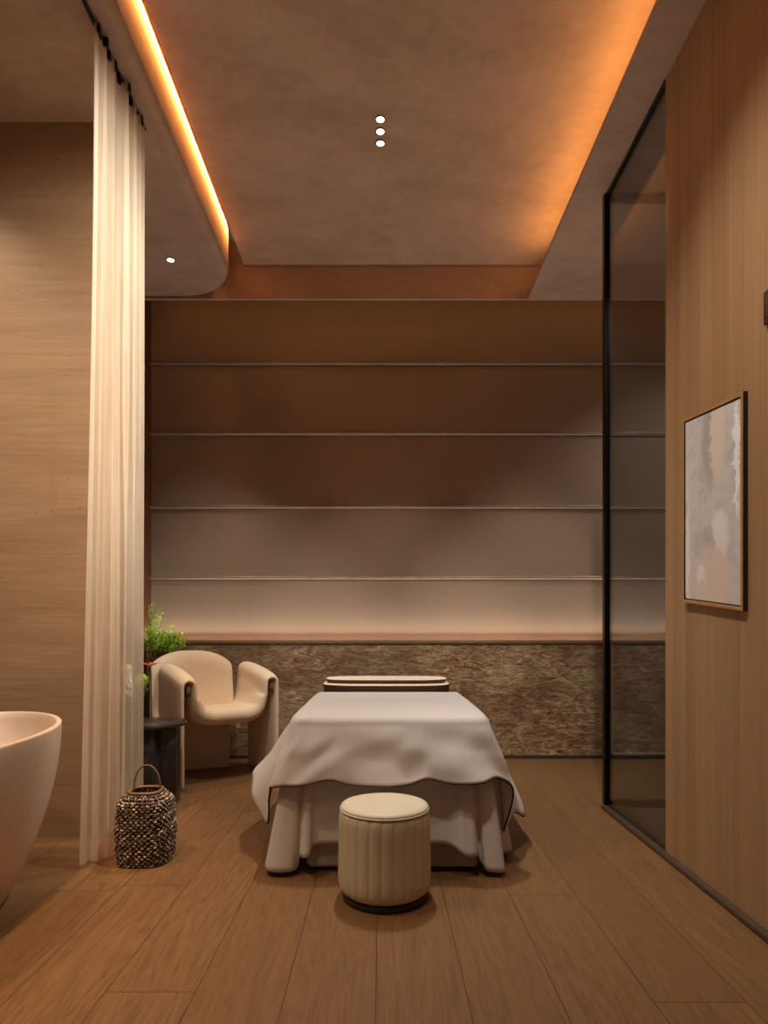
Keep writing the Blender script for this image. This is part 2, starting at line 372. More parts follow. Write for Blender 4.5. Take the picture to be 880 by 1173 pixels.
# ------------------------------------------------------------------ recessed lamps
def downlight(x, y, z, label, group, r=.024):
    t_ = thing('recessed_downlight', (x, y, z), label, 'ceiling light', group)
    v, f = lathe([(r+.006, -.001), (r+.006, -.006), (r, -.007), (r, -.001)], 28); link('trim_ring', v, f, M['ledge'], t_)
    v, f = lathe([(r, -.001), (r, -.0045), (r*.5, -.0052), (0.0001, -.0055)], 28); link('lens', v, f, M['lens'], t_)
G = 'row of three ceiling spotlights'
downlight(0-.012, 3.765, ZT, 'small round ceiling spotlight, nearest and topmost in the photo of the row of three', G)
downlight(0-.012, 3.857, ZT, 'small round ceiling spotlight in the middle of the row of three', G)
downlight(0-.012, 3.95, ZT, 'small round ceiling spotlight, farthest and lowest in the photo of the row of three', G)
downlight(-1.61, 4.74, ZS, 'single small round spotlight in the lowered ceiling above the armchair, right of the curtain', None, .026)

# ------------------------------------------------------------------ bathtub
tb = thing('bathtub', (-1.80, 2.27, 0), 'freestanding white oval bathtub with thin bright rim at left edge, in front of stone wall', 'bathtub')
N = 96; Zt = .73
def ring(s, z, a=.44, b=.82, ex=2.25):
    out = []
    for k in range(N):
        th = 2*PI*k/N; c_, s_ = math.cos(th), math.sin(th)
        rr = (abs(c_)**ex+abs(s_)**ex)**(-1/ex)
        zz = z + (0.015*abs(s_)**4 if z > .5 else 0)
        out.append((rr*c_*(a*s if not isinstance(s, tuple) else s[0]), rr*s_*(b*s if not isinstance(s, tuple) else s[1]), zz))
    return out
rows = []
rows.append(ring((.20, .50), 0)); rows.append(ring((.245, .56), 0.0)); 
for i in range(1, 22):
    t_ = i/21; s = 1-(1-t_)**1.9
    rows.append(ring((.25+(.44-.25)*s, .565+(.82-.565)*s), .004+t_*(Zt-.010)))
rows.append(ring((.4395, .8195), Zt)); rows.append(ring((.436, .816), Zt+.004)); rows.append(ring((.420, .80), Zt+.004)); rows.append(ring((.416, .796), Zt))
for i in range(1, 16):
    t_ = i/15; s = (t_)**2.0
    rows.append(ring((.416-(.416-.22)*s, .796-(.796-.52)*s), Zt-t_*.50))
rows.append(ring((.12, .36), .20)); rows.append(ring((.01, .03), .195))
V_ = [p for r in rows for p in r]; F = []
for i in range(len(rows)-1):
    for k in range(N): F.append([i*N+k, i*N+(k+1) % N, (i+1)*N+(k+1) % N, (i+1)*N+k])
F.append(list(range(N))[::-1]); F.append([(len(rows)-1)*N+k for k in range(N)])
link('tub_shell', V_, F, M['white_enamel'], tb, smooth=True, sharp=50)
v, f = lathe([(.028, .199), (.028, .205), (.02, .207), (.0001, .207)], 24); link('drain', v, f, M['rail'], tb)

# ------------------------------------------------------------------ curtain
cu = thing('curtain', (-1.33, 3.15, 0), 'long sheer cream curtain gathered from ceiling to floor beside the bathtub', 'curtain')
def curtainP(u, v):      # u near->far, v top->bottom
    z = ZS-.03-(ZS-.035)*v
    s = smooth01(v)
    near = Vector((-1.325-.125*v**1.3, 2.865+.12*v, 0)); far = Vector((-1.318+.012*v, 3.455-.05*v, 0))
    p = near.lerp(far, u)
    ph = 2*PI*(6*u+.30*math.sin(7*u)+.08*math.sin(3.1*v+4*u))
    env = math.sin(PI*min(1, max(0, u)))**.35
    A = (.019+.020*v)*(1+.45*math.sin(11*u+1))*env
    w = math.sin(ph); w = .85*w+.15*math.sin(2.3*ph+1)
    A *= 1-.7*smooth01((u-.42)/.3)*smooth01((v-.35)/.3); p.x += A*w*.95 ; p.y += A*.55*math.cos(ph*1.0)*env
    p.z = z + (.012*math.sin(ph*2) if v < .001 else 0)
    if v > .97: p.z += .018*(.5+.5*math.sin(9*u+1))*((v-.97)/.03)
    return p
v, f = grid(340, 60, curtainP); link('curtain_fabric', off(v, cu.location), f, M['sheer'], cu)
hv = []
for i in range(9):
    u = (i+.4)/9.2; p = curtainP(u, 0); hv.append(boxdata(p.x-.012, p.x+.012, p.y-.010, p.y+.010, ZS-.055, ZS-.012, .003))
for a_ in hv: link('curtain_hook', off(a_[0], cu.location), a_[1], M['black'], cu)

# ------------------------------------------------------------------ wicker lantern basket
BX, BY = -1.185, 3.13
bk = thing('wicker_basket', (BX, BY, 0), 'dark woven wicker lantern basket with bent handle on floor beside curtain', 'basket')
def bprof(z):
    if z < .02: return .120
    if z < .285: return .120+.008*math.sin(PI*(z-.02)/.265)
    a = (z-.285)/.055; return .120-.048*(1-math.cos(min(a, 1)*PI/2))
def sq(th): ex = 3.0; return (abs(math.cos(th))**ex+abs(math.sin(th))**ex)**(-1/ex)
parts = []; ns = 30; rowsN = 27
for i in range(rowsN):
    z = .008+i*(.334-.008)/(rowsN-1); path = []
    for k in range(ns*6):
        th = 2*PI*k/(ns*6); am = .0065*math.cos(ns*th+PI*(i % 2)); r = (bprof(z)+am)*sq(th)
        path.append((r*math.cos(th), r*math.sin(th), z+.003*math.sin(ns*2*th+i)))
    parts.append(tube(path, .0052, 5, True))
for k in range(ns):
    th = 2*PI*(k+.5)/ns; parts.append(tube([(bprof(z)*sq(th)*math.cos(th), bprof(z)*sq(th)*math.sin(th), z) for z in [.005+j*.0335 for j in range(11)]], .0038, 5))
v, f = join(*parts); link('woven_body', v, f, M['wicker'], bk)
v, f = tube([(.074*sq(2*PI*k/48)*math.cos(2*PI*k/48), .074*sq(2*PI*k/48)*math.sin(2*PI*k/48), .346) for k in range(48)], .009, 8, True); link('rim', v, f, M['bentwood'], bk)
v, f = lathe([(.118, .002), (.12, .008), (.118, .014), (.0001, .014)], 40, lambda th, i, r: r*sq(th)*.98); link('base', v, f, M['frame_dark'], bk)
v, f = tube([(.066*math.cos(PI*k/30), .012, .345+.125*math.sin(PI*k/30)**.85) for k in range(31)], .0042, 8); link('handle', v, f, M['bentwood'], bk)

# ------------------------------------------------------------------ side table
TX, TY = -1.52, 4.17
st = thing('side_table', (TX, TY, 0), 'round dark stone side table with block leg, between curtain and armchair', 'side table')
v, f = lathe([(.0001, .505), (.165, .505), (.195, .515), (.205, .53), (.203, .54), (.195, .543), (.0001, .543)], 64); link('tabletop', v, f, M['marble'], st, sharp=40)
v, f = join(boxdata(-.16, .155, -.045, .045, 0, .505, .008), boxdata(-.045, .045, -.15, .15, 0, .504, .008)); link('leg', v, f, M['marble'], st, sharp=40)
# vase and flowers
VX, VY = -1.63, 4.13; VZ = .543
vs_ = thing('flower_vase', (VX, VY, VZ), 'amber glass vase on the dark side table behind the sheer curtain', 'vase')
v, f = lathe([(.0001, .001), (.035, .001), (.042, .02), (.044, .07), (.036, .12), (.030, .15), (.034, .165), (.031, .165), (.027, .15), (.033, .12), (.040, .07), (.038, .02), (.0001, .008)], 40)
link('glass_body', v, f, M['amber'], vs_)
v, f = lathe([(.0001, .009), (.037, .009), (.0385, .06), (.0385, .085), (.0001, .085)], 32); link('water', v, f, glass('water', (.97, .85, .62, 1), .5), vs_)
def petalcloud(c, n, rad, size, seed, sq_=(1, 1, 1)):
    rnd = random.Random(seed); V_, F = [], []
    for i in range(n):
        d = Vector((rnd.gauss(0, 1), rnd.gauss(0, 1), rnd.gauss(0, 1))).normalized(); p = Vector(c)+Vector((d.x*rad*sq_[0], d.y*rad*sq_[1], d.z*rad*sq_[2]))*rnd.uniform(.6, 1)
        s = d.cross(Vector((rnd.random(), rnd.random(), 1))).normalized()*size*rnd.uniform(.6, 1.1); w = (d*.7+s.cross(d).normalized()*.7).normalized()*size
        k = len(V_); V_ += [p-s*.25, p+w*.5-s*.6, p+w*1.1, p+w*.5+s*.6, p+s*.25, p+w*.5+d*size*.15]; F += [[k, k+1, k+5], [k+1, k+2, k+5], [k+2, k+3, k+5], [k+3, k+4, k+5], [k+4, k, k+5]]
    return V_, F
def flower(kind, tip, base, label, cat, mat, group, seed):
    b = Vector(base); tpt = Vector(tip); t_ = thing(kind, b, label, cat, group)
    mid = (b+tpt)/2+Vector((0, 0, .02)); path = [b.lerp(mid, i/5)*(1-i/10)+mid.lerp(tpt, i/5)*(i/10) if False else ((1-i/10)**2*b+2*(i/10)*(1-i/10)*mid+(i/10)**2*tpt) for i in range(11)]
    v, f = tube([p-b for p in path], .0028, 5); link('stem', v, f, M['stemgreen'], t_)
    if kind == 'snapdragon':
        parts = []
        for j in range(11):
            q = tpt-b+Vector((0, 0, -.16+j*.016)); parts.append(petalcloud(q, 14, .030*(1-j/16), .024*(1-j/20), seed+j))
        v, f = join(*parts); link('flower_spike', v, f, mat, t_)
    elif kind == 'lily':
        rnd = random.Random(seed); V_, F = [], []; c0 = tpt-b
        for j in range(7):
            an = 2*PI*j/7+rnd.random()*.3
            d = Vector((math.cos(an), math.sin(an), .9)).normalized(); s = Vector((-math.sin(an), math.cos(an), 0))
            k = len(V_); L = .062
            for q in range(6):
                x = q/5; p = c0+d*L*x+Vector((math.cos(an), math.sin(an), -.6))*.02*x*x; wd = .016*math.sin(PI*min(1, x*.93+.05)); V_ += [p-s*wd, p+Vector((0, 0, -.003)), p+s*wd]
            for q in range(5): F += [[k+q*3, k+q*3+1, k+q*3+4, k+q*3+3], [k+q*3+1, k+q*3+2, k+q*3+5, k+q*3+4]]
        link('petals', V_, F, mat, t_)
    else:
        v, f = petalcloud(tpt-b, 260, .040, .014, seed, (1, 1, .95)); link('flower_head', v, f, mat, t_)
        v, f = petalcloud(tpt-b+Vector((0, 0, -.06)), 12, .02, .04, seed+3); link('leaves', v, f, M['stemgreen'], t_)
vb = (VX, VY, VZ+.03)
flower('snapdragon', (-1.745, 4.08, .885), (VX-.010, VY, VZ+.02), 'white flower spike, left of the two behind the curtain', 'flower', M['petalwhite'], 'flowers in the vase', 3)
flower('snapdragon', (-1.652, 4.05, .90), (VX+.006, VY-.01, VZ+.02), 'white flower spike in the centre of the vase, right of the other spike', 'flower', M['petalwhite'], 'flowers in the vase', 17)
flower('lily', (-1.765, 4.13, .925), (VX-.015, VY+.01, VZ+.02), 'orange bloom at the left side of the bouquet behind the curtain', 'flower', M['petalorange'], 'flowers in the vase', 5)
flower('lily', (-1.548, 4.16, .905), (VX+.015, VY+.01, VZ+.02), 'orange bloom peeking out right of the curtain beside the armchair', 'flower', M['petalorange'], 'flowers in the vase', 9)
flower('hydrangea', (-1.690, 4.12, .885), (VX-.004, VY+.014, VZ+.02), 'small lime green flower cluster between the white flower spikes', 'flower', M['petallime'], 'flowers in the vase', 21)
flower('hydrangea', (-1.575, 4.08, .82), (VX+.012, VY-.004, VZ+.02), 'lime yellow round flower cluster at the right of the vase', 'flower', M['petallime'], 'flowers in the vase', 25)

# ------------------------------------------------------------------ armchair
CL = Vector((-1.45, 4.95, 0))
ac = thing('armchair', CL, 'cream upholstered armchair with looped arms and curved back in the back left corner', 'armchair')
a_dir = Vector((.809, .588, 0)); dep = Vector((-.588, .809, 0))*.55; mid0 = Vector((-1.12, 4.665, 0))
def armP(u, v):
    zt = .895-.085*(1-v)**1.6; zs = .50-.03*v; r = .047
    L_ = [(-.372, 0), (-.373, .22), (-.374, .45), (-.374, zt-.13), (-.372, zt-.075)]
    for k in range(1, 6):
        a = PI-k/6*PI; L_.append((-.3265+.0455*math.cos(a), zt-.075+.047*math.sin(a)))
    L_ += [(-.281, zt-.085), (-.277, zt-.16), (-.262, zs+.125), (-.225, zs+.045), (-.15, zs+.008), (-.05, zs+.006)]
    Rr = [(-x, z) for x, z in L_[::-1]]; pts = [Vector((x, 0, z)) for x, z in L_+Rr]
    q = crom(pts, u); return mid0+a_dir*q.x+dep*v+Vector((0, 0, q.z))
def armH(u, v):
    e = (1-abs(2*v-1)**7); e = max(e, 0)**.5
    s = 1-abs(2*u-1); seat = smooth01((s-.66)/.24); return (.026+.040*seat)*e*(1 if s > .012 else .9)
us = [i/150 for i in range(151)]; vsamp = edgeT(26)
v, f = shell(us, vsamp, armP, armH); link('arm_and_seat_shell', off(v, CL), f, M['boucle'], ac, merge=.0004)
bdir = Vector((.894, .448, 0)); bn = Vector((-.448, .894, 0)); cb = Vector((-1.535, 5.075, 0))
def backP(u, v):
    w = 2*v-1; zt = .965-.105*abs(w)**2.6
    pts = [(-.17, .44), (-.10, .455), (-.05, .53), (-.028, .66), (-.012, zt-.14), (-.004, zt-.075), (.012, zt-.03), (.045, zt-.005), (.078, zt-.03), (.092, zt-.08), (.095, zt-.2), (.096, .45), (.092, .2), (.09, .0)]
    q = crom([Vector((x, 0, z)) for x, z in pts], u)
    return cb+bdir*(w*.318-.014)+bn*(q.x-.045*w*w)+Vector((0, 0, q.z))
def backH(u, v):
    e = max(1-abs(2*v-1)**8, 0)**.5; return .026*e*(1 if u > .02 else .6)
v, f = shell([i/90 for i in range(91)], edgeT(34), backP, backH); link('back_shell', off(v, CL), f, M['boucle'], ac, merge=.0004)
for sx, zt in ((-1, .81), (1, .81)):
    c_ = mid0+a_dir*sx*.3265+Vector((-.588, .809, 0))*.012
    V_, F = lathe([(.0001, -.028), (.012, -.022), (.017, 0), (.012, .022), (.0001, .028)], 20)
    V_ = [Vector(c_)+a_dir*p[0]*1.15+Vector((-.588, .809, 0))*p[1]*.6+Vector((0, 0, zt-.105+p[2]*1.35)) for p in V_]
    link('arm_end_cap', off(V_, CL), F, M['mattress'], ac)

# ------------------------------------------------------------------ tall planter
px_, py_ = -1.955, 5.38
pl = thing('potted_plant', (px_, py_, 0), 'bright green leafy plant in tall dark planter in corner behind the armchair', 'plant')
v, f = lathe([(.0001, 0), (.085, 0), (.095, .01), (.118, .70), (.124, .72), (.124, .745), (.112, .745), (.108, .70), (.0001, .695)], 40); link('planter', v, f, M['terracotta'], pl, sharp=40)
rnd = random.Random(4); parts = []; lv, lf = [], []
def leaf(p, d, L):
    s = d.cross(Vector((rnd.random()-.5, rnd.random()-.5, rnd.random()))).normalized()*L*.33; n_ = s.cross(d).normalized()*L*.12; k = len(lv)
    lv.extend([p, p+d*L*.45-s+n_, p+d*L, p+d*L*.45+s+n_, p+d*L*.5]); lf.extend([[k, k+1, k+4], [k+1, k+2, k+4], [k+2, k+3, k+4], [k+3, k, k+4]])
for i in range(64):
    tx = rnd.uniform(-.10, .29); top = .25 if tx > .12 else .34
    tz = .745+rnd.uniform(.24, .26+top*rnd.uniform(.45, 1.0)*(1-max(0, tx)*1.2)); ty = rnd.uniform(-.14, .14)
    base = Vector((rnd.uniform(-.05, .05), rnd.uniform(-.05, .05), .70)); tip = Vector((tx, ty, tz)); mid = Vector((tx*.25, ty*.4, .745+(tz-.745)*.7))
    path = [(1-q/9)**2*base+2*(q/9)*(1-q/9)*mid+(q/9)**2*tip for q in range(10)]
    parts.append(tube(path, lambda x: .003*(1-x)+.0008, 4))
    for q in range(46):
        x = rnd.uniform(.5, 1)**.8; j = x*9; a = int(min(j, 8)); p = path[a].lerp(path[a+1], j-a)
        if p.z < .97: continue
        d = Vector((rnd.gauss(0, 1), rnd.gauss(0, 1), rnd.gauss(.4, .7))).normalized(); p = p+d*rnd.uniform(0, .022); leaf(p, d, rnd.uniform(.014, .028))
for i in range(10):
    tx = rnd.uniform(-.08, .10); base = Vector((tx*.6, rnd.uniform(-.05, .05), 1.15)); tip = Vector((tx+rnd.uniform(-.03, .06), rnd.uniform(-.06, .06), rnd.uniform(1.33, 1.42)))
    parts.append(tube([base.lerp(tip, q/5) for q in range(6)], .0012, 4))
    for q in range(12):
        p = base.lerp(tip, rnd.uniform(.2, 1)); d = Vector((rnd.gauss(0, 1), rnd.gauss(0, 1), .8)).normalized(); leaf(p, d, .013)
v, f = join(*parts); link('stems', v, f, M['leafwood'], pl)
link('foliage', lv, lf, M['leaf'], pl, smooth=False)

# ------------------------------------------------------------------ massage table
XC = .04
mt = thing('massage_table', (XC, 3.9, 0), 'massage table with pale skirted base and brown mattress, covered by sheet and blanket', 'massage table')
b = [(-.40, 2.965), (.42, 2.965), (.42, 4.95), (-.40, 4.95)]; tp = [(-.40, 3.075), (.42, 3.075), (.42, 4.93), (-.40, 4.93)]
def taper(z0, z1, b, tp, bev):
    bm = bmesh.new(); vv = [bm.verts.new((x, y-3.9, z0)) for x, y in b]+[bm.verts.new((x, y-3.9, z1)) for x, y in tp]
    bm.faces.new(vv[:4][::-1]); bm.faces.new(vv[4:])
    for i in range(4): bm.faces.new((vv[i], vv[(i+1) % 4], vv[4+(i+1) % 4], vv[4+i]))
    bmesh.ops.bevel(bm, geom=bm.edges[:], offset=bev, segments=3, affect='EDGES'); bm.verts.ensure_lookup_table()
    V_ = [v.co.copy() for v in bm.verts]; F = [[v.index for v in f.verts] for f in bm.faces]; bm.free(); return V_, F
v, f = taper(.022, .60, b, tp, .012); link('skirted_base', v, f, M['bedskirt'], mt, sharp=50)
v, f = boxdata(-.43, .43, 3.09-3.9, 4.97-3.9, .601, .690, .03, 4); link('mattress', v, f, M['mattress'], mt, sharp=60)
for x in (-.36, .36):
    for y in (3.03, 4.85):
        v, f = lathe([(.038, 0), (.042, .006), (.040, .0225)], 24, cx=x, cy=y-3.9); link('foot', v, f, M['black'], mt)

RR = .045
def drape(stations, ztop, spine, rows_prof, nper=10, ripple=.0, seed=1, ymax=4.26, bulge=.9):
    """stations: (top x,y ; hem x,y,z). returns verts, faces, hem path"""
    S = (len(stations)-1)*nper+1; V_, F, hem = [], [], []
    tops = [Vector((a[0], a[1], 0)) for a in stations]; hems = [Vector(a[2:5]) for a in stations]
    cols = len(rows_prof)
    for i in range(S):
        q = i/(S-1); T = crom(tops, q); Hm = crom(hems, q); T.z = ztop; qq = min(q, 1-q); sp = Vector((XC, 4.26-.81*smooth01(qq/.26), 0))
        out = Vector((Hm.x-T.x, Hm.y-T.y, 0)); L = max(out.length, .03); od = out.normalized() if out.length > .01 else Vector((0, -1, 0))
        for j, (kind, t_) in enumerate(rows_prof):
            if kind == 't': p = sp.lerp(T, t_); p.z = ztop
            elif kind == 'r':      # rounded shoulder
                a = t_*PI/2*.85; rr = RR; p = T+od*rr*math.sin(a)*.9-od*rr*.5; p.z = ztop-rr*(1-math.cos(a))
            else:
                z0 = ztop-RR*(1-math.cos(PI/2*.85)); p = T+od*RR*(.9*math.sin(PI/2*.85)-.5); hx = Hm.copy(); fr = t_**bulge
                p = Vector((p.x+(hx.x-p.x)*fr, p.y+(hx.y-p.y)*fr, z0+(hx.z-z0)*t_))
                if ripple:
                    nz_ = mnoise.noise(Vector((q*9+seed+.9*t_*math.sin(q*9), t_*1.1, seed)))+.45*mnoise.noise(Vector((q*24+seed-1.5*t_*math.cos(q*7), t_*2.0, seed+4)))
                    p += od*ripple*nz_*min(1, t_*2.2)
            V_.append(p)
        hem.append(V_[-1].copy())
    for i in range(S-1):
        for j in range(cols-1): F.append([i*cols+j, (i+1)*cols+j, (i+1)*cols+j+1, i*cols+j+1])
    return V_, F, hem
prof = [('t', x/8) for x in range(0, 8)]+[('t', .96)]+[('r', x/5) for x in range(1, 6)]+[('h', x/22) for x in range(1, 23)]
# stations:  top x, top y, hem x, y, z
SH = [(-.432, 3.06, -.57, 3.20, .04), (-.430, 3.06, -.562, 3.05, .032), (-.425, 3.055, -.552, 2.935, .03), (-.415, 3.05, -.515, 2.898, .026), (-.40, 3.05, -.46, 2.893, .026),
      (-.385, 3.05, -.42, 2.905, .028), (-.372, 3.05, -.398, 2.940, .035), (-.364, 3.05, -.388, 2.93, .085), (-.352, 3.05, -.365, 2.885, .095), (-.338, 3.05, -.338, 2.89, .105), (-.325, 3.05, -.325, 2.93, .135),
      (-.28, 3.05, -.28, 2.938, .145), (-.15, 3.05, -.15, 2.935, .145), (0, 3.05, 0, 2.935, .145), (.15, 3.05, .15, 2.935, .145), (.28, 3.05, .28, 2.935, .145), (.33, 3.05, .33, 2.925, .135), (.365, 3.05, .37, 2.89, .115),
      (.39, 3.05, .40, 2.885, .10), (.41, 3.05, .436, 2.895, .10), (.425, 3.05, .452, 2.94, .09), (.44, 3.05, .468, 2.94, .05), (.455, 3.05, .488, 2.90, .032), (.47, 3.05, .525, 2.893, .026), (.485, 3.05, .565, 2.90, .026),
      (.495, 3.055, .578, 2.95, .035), (.50, 3.06, .580, 3.03, .04), (.508, 3.06, .60, 3.10, .04), (.512, 3.06, .665, 3.20, .03)]
SH = [(-.432, 4.20, -.50, 4.20, .06), (-.432, 3.8, -.54, 3.8, .05), (-.432, 3.4, -.57, 3.45, .045)]+SH+[(.512, 3.4, .63, 3.45, .045), (.512, 3.8, .60, 3.8, .05), (.512, 4.20, .58, 4.20, .06)]
spn = lambda T: Vector((XC, min(max(T.y, 3.45), 4.26), 0))
v, f, hem = drape(SH, .699, spn, [('t', .9), ('r', .5), ('r', 1)]+[('h', x/26) for x in range(1, 27)], 8, .0, bulge=1.0)
sh = link('bed_sheet', v, f, M['sheet'], merge=.0008); tag(sh, 'white bed sheet hanging in folds below the grey blanket on the massage table', 'sheet')
sm = sh.modifiers.new('t', 'SOLIDIFY'); sm.thickness = .002; sm.offset = 1
BL = [(-.44, 4.26, -.61, 4.26, .40), (-.445, 4.05, -.64, 4.05, .39), (-.445, 3.8, -.68, 3.8, .37), (-.445, 3.5, -.725, 3.5, .35), (-.445, 3.28, -.66, 3.29, .28), (-.44, 3.13, -.575, 3.13, .185),
      (-.43, 3.07, -.553, 3.05, .26), (-.415, 3.045, -.548, 3.0, .375), (-.39, 3.03, -.495, 2.93, .415), (-.33, 3.03, -.39, 2.905, .425), (-.25, 3.03, -.245, 2.905, .452), (-.15, 3.03, -.15, 2.91, .430), (0, 3.03, 0, 2.91, .425),
      (.13, 3.03, .12, 2.91, .43), (.20, 3.03, .215, 2.905, .455), (.31, 3.03, .33, 2.90, .435), (.42, 3.03, .46, 2.90, .440), (.48, 3.04, .55, 2.94, .452), (.50, 3.06, .63, 3.02, .375), (.515, 3.12, .605, 3.10, .155),
      (.52, 3.22, .69, 3.22, .21), (.525, 3.4, .785, 3.38, .15), (.525, 3.6, .75, 3.6, .28), (.525, 3.9, .73, 3.9, .34), (.52, 4.26, .68, 4.26, .38)]
v, f, hem = drape(BL, .722, spn, prof, 12, .034, bulge=.9)
bl = link('blanket', v, f, M['blanket'], merge=.0008); tag(bl, 'pale grey linen blanket with dark piped hem draped over the massage table', 'blanket')
sm = bl.modifiers.new('t', 'SOLIDIFY'); sm.thickness = .006; sm.offset = 1
v, f = tube(hem, .0045, 6); link('hem_piping', v, f, M['piping'], bl)
# two flat cushions at the head end
def cushion(name, x0, x1, y0, y1, z0, z1, label, r=.13):
    cx, cy = (x0+x1)/2, (y0+y1)/2; a, b_ = (x1-x0)/2, (y1-y0)/2; n_ = 80
    def rr(s, z, dz=0):
        return [((abs(math.cos(2*PI*k/n_))**.6)*math.copysign(1, math.cos(2*PI*k/n_))*(a-s), (abs(math.sin(2*PI*k/n_))**.62)*math.copysign(1, math.sin(2*PI*k/n_))*(b_-s), z) for k in range(n_)]
    o = thing(name, (cx, cy, z0), label, 'cushion', 'flat cushions at the head of the massage table')
    h = z1-z0; rows_ = [rr(.02, 0), rr(.004, .006), rr(0, h*.4), rr(0, h*.93)]
    V_ = [p for r_ in rows_ for p in r_]; F = [[i*n_+k, i*n_+(k+1) % n_, (i+1)*n_+(k+1) % n_, (i+1)*n_+k] for i in range(3) for k in range(n_)]; F.append(list(range(n_))[::-1])
    link('cushion_side', V_, F, M['brownband'], o)
    rows_ = [rr(0, h*.93), rr(.004, h*.96), rr(.016, h), rr(.08, h+.004), rr(min(a, b_)-.01, h+.006)]
    V_ = [p for r_ in rows_ for p in r_]; F = [[i*n_+k, i*n_+(k+1) % n_, (i+1)*n_+(k+1) % n_, (i+1)*n_+k] for i in range(4) for k in range(n_)]; F.append([4*n_+k for k in range(n_)])
    link('cushion_top', V_, F, M['towel'], o)
cushion('flat_cushion', -.435, .495, 4.38, 4.95, .691, .764, 'wide flat cream cushion, lower of the two stacked at the head end of the bed')
cushion('flat_cushion', -.415, .475, 4.45, 4.88, .771, .795, 'flat cream cushion, topmost of the two stacked at the head end of the bed')

# ------------------------------------------------------------------ stool
sx_, sy_ = .010, 2.70
so = thing('pouf_stool', (sx_, sy_, 0), 'round cream channel-tufted pouf stool in front of the massage table', 'stool')
ch = 24
def rf(th, i, r):
    g = abs(math.sin(ch/2*(th+.065))); return r*(1-.045*(1-g**.30)*bodyg[i])
pr = [(.150, .028), (.176, .032), (.193, .046), (.199, .068), (.201, .10), (.2005, .16), (.199, .24), (.199, .31), (.1985, .345), (.195, .366), (.188, .378), (.170, .382)]
bodyg = [0, .3, .8, 1, 1, 1, 1, 1, 1, .9, .6, 0]
v, f = lathe(pr, ch*14, rf); link('tufted_body', v, f, M['leather'], so)
v, f = lathe([(.184, .378), (.189, .384), (.190, .390), (.186, .398), (.165, .404), (.11, .409), (.0001, .411)], 96); link('seat_cushion', v, f, M['leathertop'], so)
v, f = tube([(.190*math.cos(2*PI*k/96), .190*math.sin(2*PI*k/96), .3835) for k in range(96)], .0036, 8, True); link('piping', v, f, M['leathertop'], so)
v, f = lathe([(.178, 0), (.182, .004), (.182, .028), (.15, .030)], 72); link('base', v, f, M['frame_dark'], so)

# ------------------------------------------------------------------ framed painting on the right wall
XF = 1.428
pc = thing('framed_painting', (XR, 2.72, 1.69), 'abstract grey and beige painting in slim golden frame on the right wood wall', 'painting')
yL, yR = 2.968, 2.47; zLt, zLb, zRt, zRb = 2.154, 1.283, 2.0975, 1.225
def Q(u, w, x): # u 0 (far/left) ..1 (near/right)  w 0 bottom..1 top
    y = yL+(yR-yL)*u; zb = zLb+(zRb-zLb)*u; zt = zLt+(zRt-zLt)*u; return Vector((x, y, zb+(zt-zb)*w))-Vector((XR, 2.72, 1.69))
def rectloop(m_, x): mu = m_/.5; mw = m_/.87; return [Q(mu, mw, x), Q(1-mu, mw, x), Q(1-mu, 1-mw, x), Q(mu, 1-mw, x)]
loops = [rectloop(0, XR-.001), rectloop(0, XF+.002), rectloop(.002, XF), rectloop(.014, XF), rectloop(.016, XF+.002), rectloop(.016, XR-.004)]
V_ = [p for l in loops for p in l]; F = [[i*4+k, i*4+(k+1) % 4, (i+1)*4+(k+1) % 4, (i+1)*4+k] for i in range(5) for k in range(4)]
fr = link('picture_frame', V_, F, [M['gold'], M['frame_dark']], pc, smooth=False)
for i, p in enumerate(fr.data.polygons): p.material_index = 1 if (i < 4 or i >= 16) else 0
l0, l1, l2 = rectloop(.016, XR-.003), rectloop(.022, XF+.010), rectloop(.022, XF+.006)
V_ = l0+l1+l2+[]; F = [[0+k, (k+1) % 4, 4+(k+1) % 4, 4+k] for k in range(4)]+[[4+k, 4+(k+1) % 4, 8+(k+1) % 4, 8+k] for k in range(4)]+[[8, 9, 10, 11]]
cv = link('canvas', V_, F, M['canvas'], pc, smooth=False)
uv = cv.data.uv_layers.new(name='UVMap')
cor = [(0, 0), (1, 0), (1, 1), (0, 1)]
for p in cv.data.polygons:
    for li in p.loop_indices: uv.data[li].uv = cor[cv.data.loops[li].vertex_index % 4]
# little plate at the right edge of the photograph
wp = thing('wall_plate', (XR, 2.30, 2.36), 'small brown rectangular wall plate high on the wood wall at right photo edge', 'wall plate')
v, f = boxdata(-.014, -.0005, -.05, .05, -.062, .062, .003); link('plate', v, f, M['darkwood'], wp, sharp=40)
v, f = boxdata(-.018, -.014, -.03, .03, -.04, .04, .002); link('cover', v, f, M['skirt'], wp, sharp=40)

# ------------------------------------------------------------------ lights
def spot(loc, target, power, size, blend=1, color=(1, .74, .5), rad=.05):
    l = bpy.data.lights.new('spot', 'SPOT'); l.energy = power; l.spot_size = math.radians(size); l.spot_blend = blend; l.color = color; l.shadow_soft_size = rad
    o = bpy.data.objects.new('spot_light', l); COL.objects.link(o); o.location = loc; o.rotation_euler = (Vector(target)-Vector(loc)).to_track_quat('-Z', 'Y').to_euler(); return o
def strip(loc, target, power, lx, ly, color, axis='Y', spread=180):
    l = bpy.data.lights.new('strip', 'AREA'); l.shape = 'RECTANGLE'; l.size = lx; l.size_y = ly; l.energy = power; l.color = color
    l.spread = math.radians(spread); o = bpy.data.objects.new('strip_light', l); COL.objects.link(o); o.location = loc
    d = (Vector(target)-Vector(loc)).normalized(); z = -d; yv = Vector((0, 1, 0)) if axis == 'Y' else Vector((1, 0, 0)); xv = yv.cross(z).normalized(); yv = z.cross(xv)
    from mathutils import Matrix
    o.rotation_euler = Matrix((xv, yv, z)).transposed().to_euler(); return o
